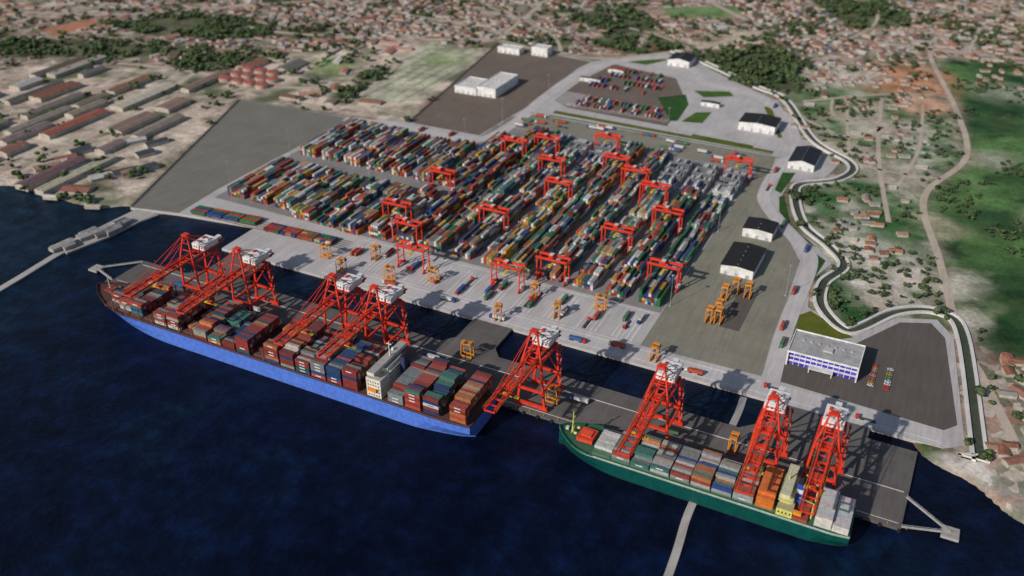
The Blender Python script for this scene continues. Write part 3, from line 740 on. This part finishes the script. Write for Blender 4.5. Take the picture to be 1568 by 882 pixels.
spec=[(3,9),(4,13),(4,14),(0,0),(4,16),(5,16),(1,17),(4,17),(3,17),(2,17),(5,17),(1,17),(6,17),(6,17),(5,17),(6,17),(5,17),(6,17)]
for h,rw in spec:
    if h: bay(mb,bx,12.2,yc,rw,zd+1.6,h,SP1)
    bx+=14.0
bx=-337
for h,rw in [(5,17),(6,17),(6,16)]:
    bay(mb,bx,12.2,yc,rw,zd+1.6,h,SP1)
    bx+=14.0
bay(mb,-288,12.2,yc,16,zd+1.6,6,SP1+[((.5,.17,.06),30)],0)
mb.obj('deck_containers',M_cont,e)
mb=MB()
x=-615
while x<-365:
    mb.box(x,x+13,yc-18,yc+18,zd+.1,zd+1.4,(.14,.07,.055))
    for y in (-20.8,20.8): mb.box(x+13.1,x+13.7,yc+y-.3,yc+y+.3,zd,zd+9,(.2,.12,.1))
    mb.box(x+13.15,x+13.65,yc-20.8,yc+20.8,zd+8.5,zd+9,(.2,.1,.08)); x+=14.0
for x in (-337,-323,-309,-288): mb.box(x,x+12.4,yc-18,yc+18,zd+.1,zd+1.4,(.14,.07,.055))
mb.box(-630,-622,yc-4,yc+4,zd+3,zd+4.4,(.3,.06,.04)); mb.cyl(-627,yc,zd+3,zd+17,.5,.3,8,(.7,.65,.5)); mb.beam((-627,yc-3,zd+12),(-627,yc+3,zd+12),.3,.3,(.7,.65,.5))
for y in (-5,5): mb.cyl(yc+y,zd+4.2,-622,-619,1.1,1.1,10,(.1,.1,.1),axis='x')
mb.obj('deck_fittings',M_paint,e)
mb=MB(); CR=(.7,.69,.58)
sx0,sx1=-355,-343
mb.box(sx0,sx1,yc-20.5,yc-9,zd,zd+16,CR,(.5,.48,.42)); mb.box(sx0+1,sx1-1,yc-8.9,yc+12,zd,zd+19,CR,(.3,.3,.28))
mb.box(sx0+2,sx1-4,yc-21.4,yc+21.4,zd+19.1,zd+21.8,CR,(.4,.38,.35)); mb.box(sx0+1.9,sx0+1.98,yc-18,yc+18,zd+20,zd+21.1,(.03,.05,.07))
for k in range(5):
    for j in range(5): mb.box(sx0-.06,sx0-.01,yc-19.5+j*2,yc-18.5+j*2,zd+1.5+k*2.8,zd+2.6+k*2.8,(.04,.05,.06))
    for j in range(5): mb.box(sx0+1.3+j*2.1,sx0+2.3+j*2.1,yc-20.58,yc-20.52,zd+1.5+k*2.8,zd+2.6+k*2.8,(.04,.05,.06))
for k in range(5): mb.box(sx0-.4,sx1+.8,yc-8.85,yc+12.5,zd+3.4*k+2.9,zd+3.4*k+3.1,(.6,.58,.5))
mb.cyl((sx0+sx1)/2,yc+2,zd+22,zd+34,.6,.3,8,CR); mb.beam(((sx0+sx1)/2,yc-3,zd+30),((sx0+sx1)/2,yc+7,zd+30),.3,.3,CR); mb.beam(((sx0+sx1)/2-2,yc+2,zd+32),((sx0+sx1)/2+2,yc+2,zd+32),.5,.8,(.7,.7,.7))
mb.cyl(sx0+4,yc+9,zd+22,zd+24,1.2,.7,10,(.8,.8,.8))
mb.box(sx1+.9,sx1+4.5,yc+4,yc+11,zd+6,zd+22,(.04,.05,.12),(.03,.03,.03))
for y in (5.5,9): mb.cyl(sx1+2.6,yc+y,zd+22,zd+24,.6,.6,8,(.03,.03,.03))
mb.box(sx0+2,sx0+9,yc-22.4,yc-20.6,zd+6,zd+8.2,(.8,.25,.03))
mb.obj('superstructure',M_paint,e)

e=empty('green_container_ship'); mb=MB(); GR=(.0,.068,.06)
zd=9; yc=-17.5; xb,xs=-219,-27
edge=hull(mb,xb,xs,yc,30,zd,[(.3,.03,.02),(.3,.03,.02),(.0,.055,.048),GR,GR,(.3,.4,.35),(.04,.14,.08)],sheer=3.5)
bulwark(mb,edge,yc,xb,-190,1.4,(.02,.13,.08)); bulwark(mb,edge,yc,-190,xs,.6,(.45,.5,.45),.15)
mb.obj('hull',M_paint,e)
mb=MB(); SP2=[((.48,.48,.46),20),((.3,.31,.32),16),((.32,.06,.04),9),((.05,.17,.15),8),((.03,.07,.24),8),((.4,.34,.25),8),((.45,.17,.07),5),((.2,.2,.19),8)]
x=-190
for i,(h,rw) in enumerate([(1,7),(2,10),(2,11),(2,11),(2,11),(3,11),(3,11),(3,11)]):
    bay(mb,x,12.2,yc,rw,zd+2,h,SP2 if i else [((.6,.6,.58),1)],0); x+=13.3
for r in range(11):
    h=4 if r>0 else 3
    for t in range(h): container(mb,-83,-72.5,yc-13.7+r*2.5,yc-11.3+r*2.5,zd+2+t*2.6,(.66*U(.9,1.1),.17,.03),.1)
for b in range(2):
    for r in range(11):
        for t in range(3-b): container(mb,-48+b*10.3,-38.2+b*9.8,yc-13.7+r*2.5,yc-11.3+r*2.5,zd+1+t*2.6,tuple(v*U(.85,1.1) for v in (.62,.61,.62)))
mb.obj('deck_containers',M_cont,e)
mb=MB(); x=-190
while x<-80: mb.box(x-.2,x+12.6,yc-13,yc+13,zd+.1,zd+1.9,(.1,.18,.12)); x+=13.3
mb.box(-204,-193,yc-6,yc+6,zd+1,zd+4,(.7,.07,.03)); mb.box(-202,-195,yc-3,yc+3,zd+4,zd+5,(.75,.1,.04))
Y=(.66,.62,.16)
mb.cyl(-209,yc,zd+2,zd+19,.6,.35,8,Y); mb.beam((-209,yc-3.5,zd+13),(-209,yc+3.5,zd+13),.4,.4,Y); mb.beam((-209,yc-3,zd+3),(-209,yc,zd+11),.35,.35,Y); mb.beam((-209,yc+3,zd+3),(-209,yc,zd+11),.35,.35,Y)
for y in (-3,3): mb.cyl(yc+y,zd+4.2,-207,-205,.9,.9,10,Y,axis='x')
mb.box(-214,-212,yc-1,yc+1,zd+3,zd+5,(.6,.6,.55))
mb.obj('deck_fittings',M_paint,e)
mb=MB(); a,b=-70.5,-56
mb.box(a,b-5,yc-13.5,yc+13.5,zd,zd+5.5,Y,(.45,.42,.25)); mb.box(a+.5,b-7,yc-7.5,yc+7.5,zd+5.5,zd+15.5,Y,(.5,.5,.25)); mb.box(a+.8,b-8,yc-14.6,yc+14.6,zd+15.51,zd+18,(.72,.7,.45),(.55,.55,.4))
mb.box(a+.72,a+.78,yc-13,yc+13,zd+16.2,zd+17.4,(.03,.04,.05))
for k in range(3):
    mb.box(a-.3,b-6,yc-9.5,yc+9.5,zd+8+k*2.7,zd+8.2+k*2.7,(.7,.68,.35))
    for s in (-9.4,9.4): mb.beam((a,yc+s,zd+9.1+k*2.7),(b-6,yc+s,zd+9.1+k*2.7),.1,.1,(.7,.68,.35))
    for j in range(7): mb.box(a+.42,a+.48,yc-7+j*2.1,yc-6+j*2.1,zd+6.5+k*2.7,zd+7.5+k*2.7,(.04,.05,.06))
    for j in range(3): mb.box(a+1.2+j*2,a+2.2+j*2,yc-7.6,yc-7.53,zd+6.5+k*2.7,zd+7.5+k*2.7,(.04,.05,.06))
for j in range(4): mb.box(a+1+j*2.2,a+2+j*2.2,yc-13.6,yc-13.53,zd+2.2,zd+3.6,(.04,.05,.06))
mb.cyl(a+3,yc,zd+18,zd+26,.5,.3,8,Y); mb.beam((a+3,yc-3,zd+23),(a+3,yc+3,zd+23),.3,.3,Y)
mb.box(b-6,b-1.5,yc-3,yc+3,zd+4,zd+19,(.03,.08,.45),(.04,.04,.04)); mb.box(b-6.1,b-1.4,yc-3.1,yc+3.1,zd+12,zd+15,(.75,.75,.75))
for y in (-1.2,1.2): mb.cyl(b-3.6,yc+y,zd+19,zd+21,.6,.6,8,(.03,.03,.03))
mb.box(b-4.9,b+4,yc-13.5,yc+13.5,zd,zd+2,(.4,.08,.05),(.35,.08,.05)); mb.box(b-5,b,yc-12.8,yc-10.5,zd+3.2,zd+5.4,(.85,.3,.03)); mb.box(b-5,b,yc+10.5,yc+12.8,zd+3.2,zd+5.4,(.85,.3,.03))
for s in (-1,1): mb.cyl(b+5.5,yc+s*8,zd,zd+12,.5,.4,8,Y); mb.beam((b+5.5,yc+s*8,zd+12),(b-3,yc+s*11,zd+16),.5,.5,Y)
mb.obj('superstructure',M_paint,e)

# ------------------------------------------------------------ town houses, sheds, tanks
ROOF=[((.36,.16,.115),17),((.27,.11,.08),13),((.46,.38,.33),13),((.6,.55,.5),9),((.22,.19,.18),11),((.4,.26,.2),11),((.2,.23,.28),3),((.48,.24,.18),8)]
mb=MB(); step=15
xsg=np.arange(-1900,500,step); ysg=np.arange(90,1650,step)
HX,HY=np.meshgrid(xsg,ysg,indexing='ij'); HX=HX+rng.uniform(-6,6,HX.shape); HY=HY+rng.uniform(-6,6,HY.shape)
ok=pip(HX,HY,LAND)&~pip(HX,HY,PORT)
for p in list(F.values())+[F6,F8,F10,FLD,RED]: ok&=~pip(HX,HY,p)
dport=np.zeros(HX.shape,bool)
for dx in (-22,22):
    for dy in (-14,14): dport|=pip(HX+dx,HY+dy,PORT)
ok&=~dport
inI=pip(HX,HY,IND); dens=fbm(HX,HY,110,51,3); rd=roaddist(HX,HY)
ok&=(rd>7); ok&=~((HX<-850)&(HX>-1260)&(HY<440))
pr=np.where(inI,.08,np.clip((dens-.34)*5,.06,.88))
ok&=(rng.random(HX.shape)<pr)
dxx=HX+37;dyy=HY+457; angd=np.degrees(np.arctan2(dyy,dxx)); ok&=(angd>75)&(angd<160)
dist=fbm(HX,HY,260,71,1)
for x,y,d,i in zip(HX[ok],HY[ok],dist[ok],inI[ok]):
    a=math.floor(d*7)*.35+U(-.15,.15)
    lx=U(7,17) if not i else U(14,44); ly=U(5.5,10.5) if not i else U(10,18)
    if R()<.06: lx*=1.9;ly*=1.6
    mb.gable(x,y,a+(1.571 if R()<.3 else 0),lx,ly,U(1.8,3.2),ly*.12,(.46,.42,.36),pick(ROOF),.4)
for i in range(230):
    x,y=random.choice([(U(-240,-150),U(830,930)),(U(-210,-60),U(780,920)),(U(-210,-60),U(780,920)),(U(-110,-60),U(330,460)) if R()<.3 else (U(-200,-90),U(640,780)),(U(-90,-40),U(340,720)),(U(-150,-20),U(540,760)),(U(50,150),U(80,235)),(U(45,150),U(85,235)),(U(0,90),U(900,1050))])
    if roaddist(np.array([x]),np.array([y]))[0]<5: continue
    mb.gable(x,y,random.choice([.3,1.87])+U(-.1,.1),U(6,13),U(5,8),2.2,.9,(.48,.44,.38),random.choice([(.45,.19,.11),(.4,.24,.16),(.55,.5,.43),(.3,.13,.08),(.32,.3,.27)]),.4)
mb.obj('town_houses',M_house)
mb=MB()
SC=[(.26,.205,.17),(.2,.09,.065),(.36,.31,.26),(.14,.12,.105),(.27,.13,.09),(.46,.39,.34),(.22,.18,.15)]
x=-1255
while x<-850:
    y=max(95,(40 if x<-1150 else 0)+random.uniform(55,95)); wc=U(13,26)
    while y<425:
        L=U(30,130); w=wc*U(.75,1.1); c=tuple(v*U(.8,1.25) for v in random.choice(SC)); xe=x+U(-3,3)
        px=np.array([xe-w/2,xe+w/2,xe+w/2,xe]);py=np.array([y,y,y+L,y+L/2])
        bad=pip(px,py,PORT).any() or (not pip(px,py,LAND).all()) or (xe>-900 and y+L>380)
        if not bad and R()<.82 and roaddist(px,py).min()>2:
            if R()<.35: 
                for q in (-.25,.25): mb.gable(xe+q*w,y+L/2,1.571+.04,L,w*.48,5,1.2,(.5,.45,.38),c,.3)
            else: mb.gable(xe,y+L/2,1.571+.04,L,w,5,1.8,(.5,.45,.38),c,.6)
        y+=L+U(6,34)
    x+=wc+U(5,17)
for i in range(18):
    x,y=U(-930,-790),U(125,260)
    if pip(np.array([x+20,x]),np.array([y+10,y]),PORT).any(): continue
    mb.gable(x,y,U(1.0,1.3),U(16,30),U(9,15),3.5,1.5,(.45,.43,.4),random.choice([(.06,.07,.08),(.3,.12,.08),(.5,.48,.45),(.4,.2,.15)]))
mb.obj('industrial_sheds',M_house)
for i in range(11):
    mb=MB(); x=-945+(i%4)*21+U(-2,2); y=470+(i//4)*25; mb.cyl(0,0,-.4,5,9,9,20,(.5,.38,.32)); mb.cyl(0,0,5.01,6.5,9.2,1,20,(.42,.11,.08),(.4,.3,.25))
    mb.obj('storage_tank',M_house,None,(x,y,0))

# ------------------------------------------------------------ trees
ph=(1+5**.5)/2
IC=np.array([(-1,ph,0),(1,ph,0),(-1,-ph,0),(1,-ph,0),(0,-1,ph),(0,1,ph),(0,-1,-ph),(0,1,-ph),(ph,0,-1),(ph,0,1),(-ph,0,-1),(-ph,0,1)])/math.hypot(1,ph)
IF=np.array([(0,11,5),(0,5,1),(0,1,7),(0,7,10),(0,10,11),(1,5,9),(5,11,4),(11,10,2),(10,7,6),(7,1,8),(3,9,4),(3,4,2),(3,2,6),(3,6,8),(3,8,9),(4,9,5),(2,4,11),(6,2,10),(8,6,7),(9,8,1)])
def trees(name,P,size,lumps=4):
    n=len(P)*lumps; P=np.repeat(np.array(P),lumps,0); s=np.repeat(rng.uniform(.7,1.4,(len(P)//lumps)),lumps)*size
    off=rng.normal(0,.5,(n,2))*s[:,None]; zz=s*rng.uniform(.5,1.15,n); r=s*rng.uniform(.35,.75,n)
    ctr=np.stack([P[:,0]+off[:,0],P[:,1]+off[:,1],zz],-1)
    jit=rng.uniform(.65,1.35,(n,12,1)); V=ctr[:,None,:]+IC[None]*jit*r[:,None,None]*np.array([1,1,.65])
    F_=(IF[None]+(np.arange(n)*12)[:,None,None]).reshape(-1,3)
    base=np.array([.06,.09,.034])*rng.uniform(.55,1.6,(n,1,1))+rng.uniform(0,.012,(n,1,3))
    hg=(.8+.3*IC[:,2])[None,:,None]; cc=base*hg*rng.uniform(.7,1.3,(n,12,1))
    t=P[::lumps]; k=len(t); a=np.array([(-.25,-.2),(.25,-.2),(0,.3)])
    TB=np.concatenate([np.concatenate([t[:,None,:]+a[None],np.full((k,3,1),-.4)],-1),np.concatenate([t[:,None,:]+a[None]*.5,np.broadcast_to((s[::lumps]*.8)[:,None,None],(k,3,1))],-1)],1)
    TF=(np.array([(0,1,4),(0,4,3),(1,2,5),(1,5,4),(2,0,3),(2,3,5)])[None]+(np.arange(k)*6)[:,None,None]+n*12).reshape(-1,3)
    V=np.concatenate([V.reshape(-1,3),TB.reshape(-1,3)]); c=np.concatenate([cc.reshape(-1,3),np.full((k*6,3),.08)])
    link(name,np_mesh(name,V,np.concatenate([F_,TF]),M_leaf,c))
def scatter(poly,n):
    xs_=[p[0] for p in poly];ys_=[p[1] for p in poly]
    X=rng.uniform(min(xs_),max(xs_),n*3);Y_=rng.uniform(min(ys_),max(ys_),n*3); m=pip(X,Y_,poly)&(fbm(X,Y_,50,7)>.42); return list(zip(X[m][:n],Y_[m][:n]))
T=[]
for k,p in F.items(): T+=scatter(p,int(abs(area(p))/150))
X=rng.uniform(-1900,500,19000);Y_=rng.uniform(90,1600,19000)
m=pip(X,Y_,LAND)&~pip(X,Y_,PORT)&(roaddist(X,Y_)>3)
for p in (F6,F8,F10,FLD,RED,IND): m&=~pip(X,Y_,p)
m&=(rng.random(19000)<np.clip((fbm(X,Y_,90,1)-.44)*4.5,.11,.8))
a_=np.degrees(np.arctan2(Y_+457,X+37)); m&=(a_>75)&(a_<160)
T+=list(zip(X[m],Y_[m]))
X=rng.uniform(-1300,-650,500);Y_=rng.uniform(100,760,500); m=pip(X,Y_,IND)&~pip(X,Y_,FLD)&~pip(X,Y_,PORT)&(fbm(X,Y_,60,81)>.54); T+=list(zip(X[m],Y_[m]))
trees('distant_trees',T,4.4,5)
T2=[]
X=rng.uniform(-230,20,1800);Y_=rng.uniform(200,1000,1800); m=pip(X,Y_,F10)&(fbm(X,Y_,45,91)>.54)&(roaddist(X,Y_)>2); T2+=list(zip(X[m],Y_[m]))
q=catmull(RW,10)
for x,y in offs(q,15): 
    if R()<.45 and y>150: T2.append((x+U(-2,5),y+U(-3,3)))
trees('scrub_trees',T2,2.6,5)
X=rng.uniform(-60,330,5200);Y_=rng.uniform(240,1050,5200); m=pip(X,Y_,F8)&(fbm(X,Y_,70,95)>.6)&(roaddist(X,Y_)>2)
trees('field_bushes',list(zip(X[m],Y_[m])),2.3,5)

# ------------------------------------------------------------ light, world, camera
el=math.radians(31); sd=Vector((-.40*math.cos(el),-.9165*math.cos(el),math.sin(el))).normalized()
L=bpy.data.lights.new('sun','SUN'); L.energy=3.8; L.angle=math.radians(.8); L.color=(1,.93,.86)
lo=bpy.data.objects.new('sun',L); scene.collection.objects.link(lo); lo.rotation_euler=(-sd).to_track_quat('-Z','Y').to_euler(); lo.location=(0,-300,500)
w=bpy.data.worlds.new('World'); scene.world=w; w.use_nodes=True; nt=w.node_tree
sky=nt.nodes.new('ShaderNodeTexSky'); sky.sky_type='NISHITA'; sky.sun_disc=False; sky.sun_elevation=el; sky.sun_rotation=math.atan2(sd.x,sd.y)
nt.links.new(sky.outputs[0],nt.nodes['Background'].inputs[0]); nt.nodes['Background'].inputs[1].default_value=.078
cd=bpy.data.cameras.new('camera'); co=bpy.data.objects.new('camera',cd); scene.collection.objects.link(co)
cd.sensor_width=36; cd.lens=36*1385/1568; cd.clip_start=1; cd.clip_end=20000
hd=math.radians(116.4); pt=math.radians(31.3)
co.location=(-36.7,-457,410)
co.rotation_euler=Vector((math.cos(hd)*math.cos(pt),math.sin(hd)*math.cos(pt),-math.sin(pt))).to_track_quat('-Z','Y').to_euler()
cd.dof.use_dof=True; cd.dof.focus_distance=640; cd.dof.aperture_fstop=.0095
scene.camera=co
scene.view_settings.view_transform='Standard'; scene.view_settings.look='None'; scene.view_settings.exposure=0
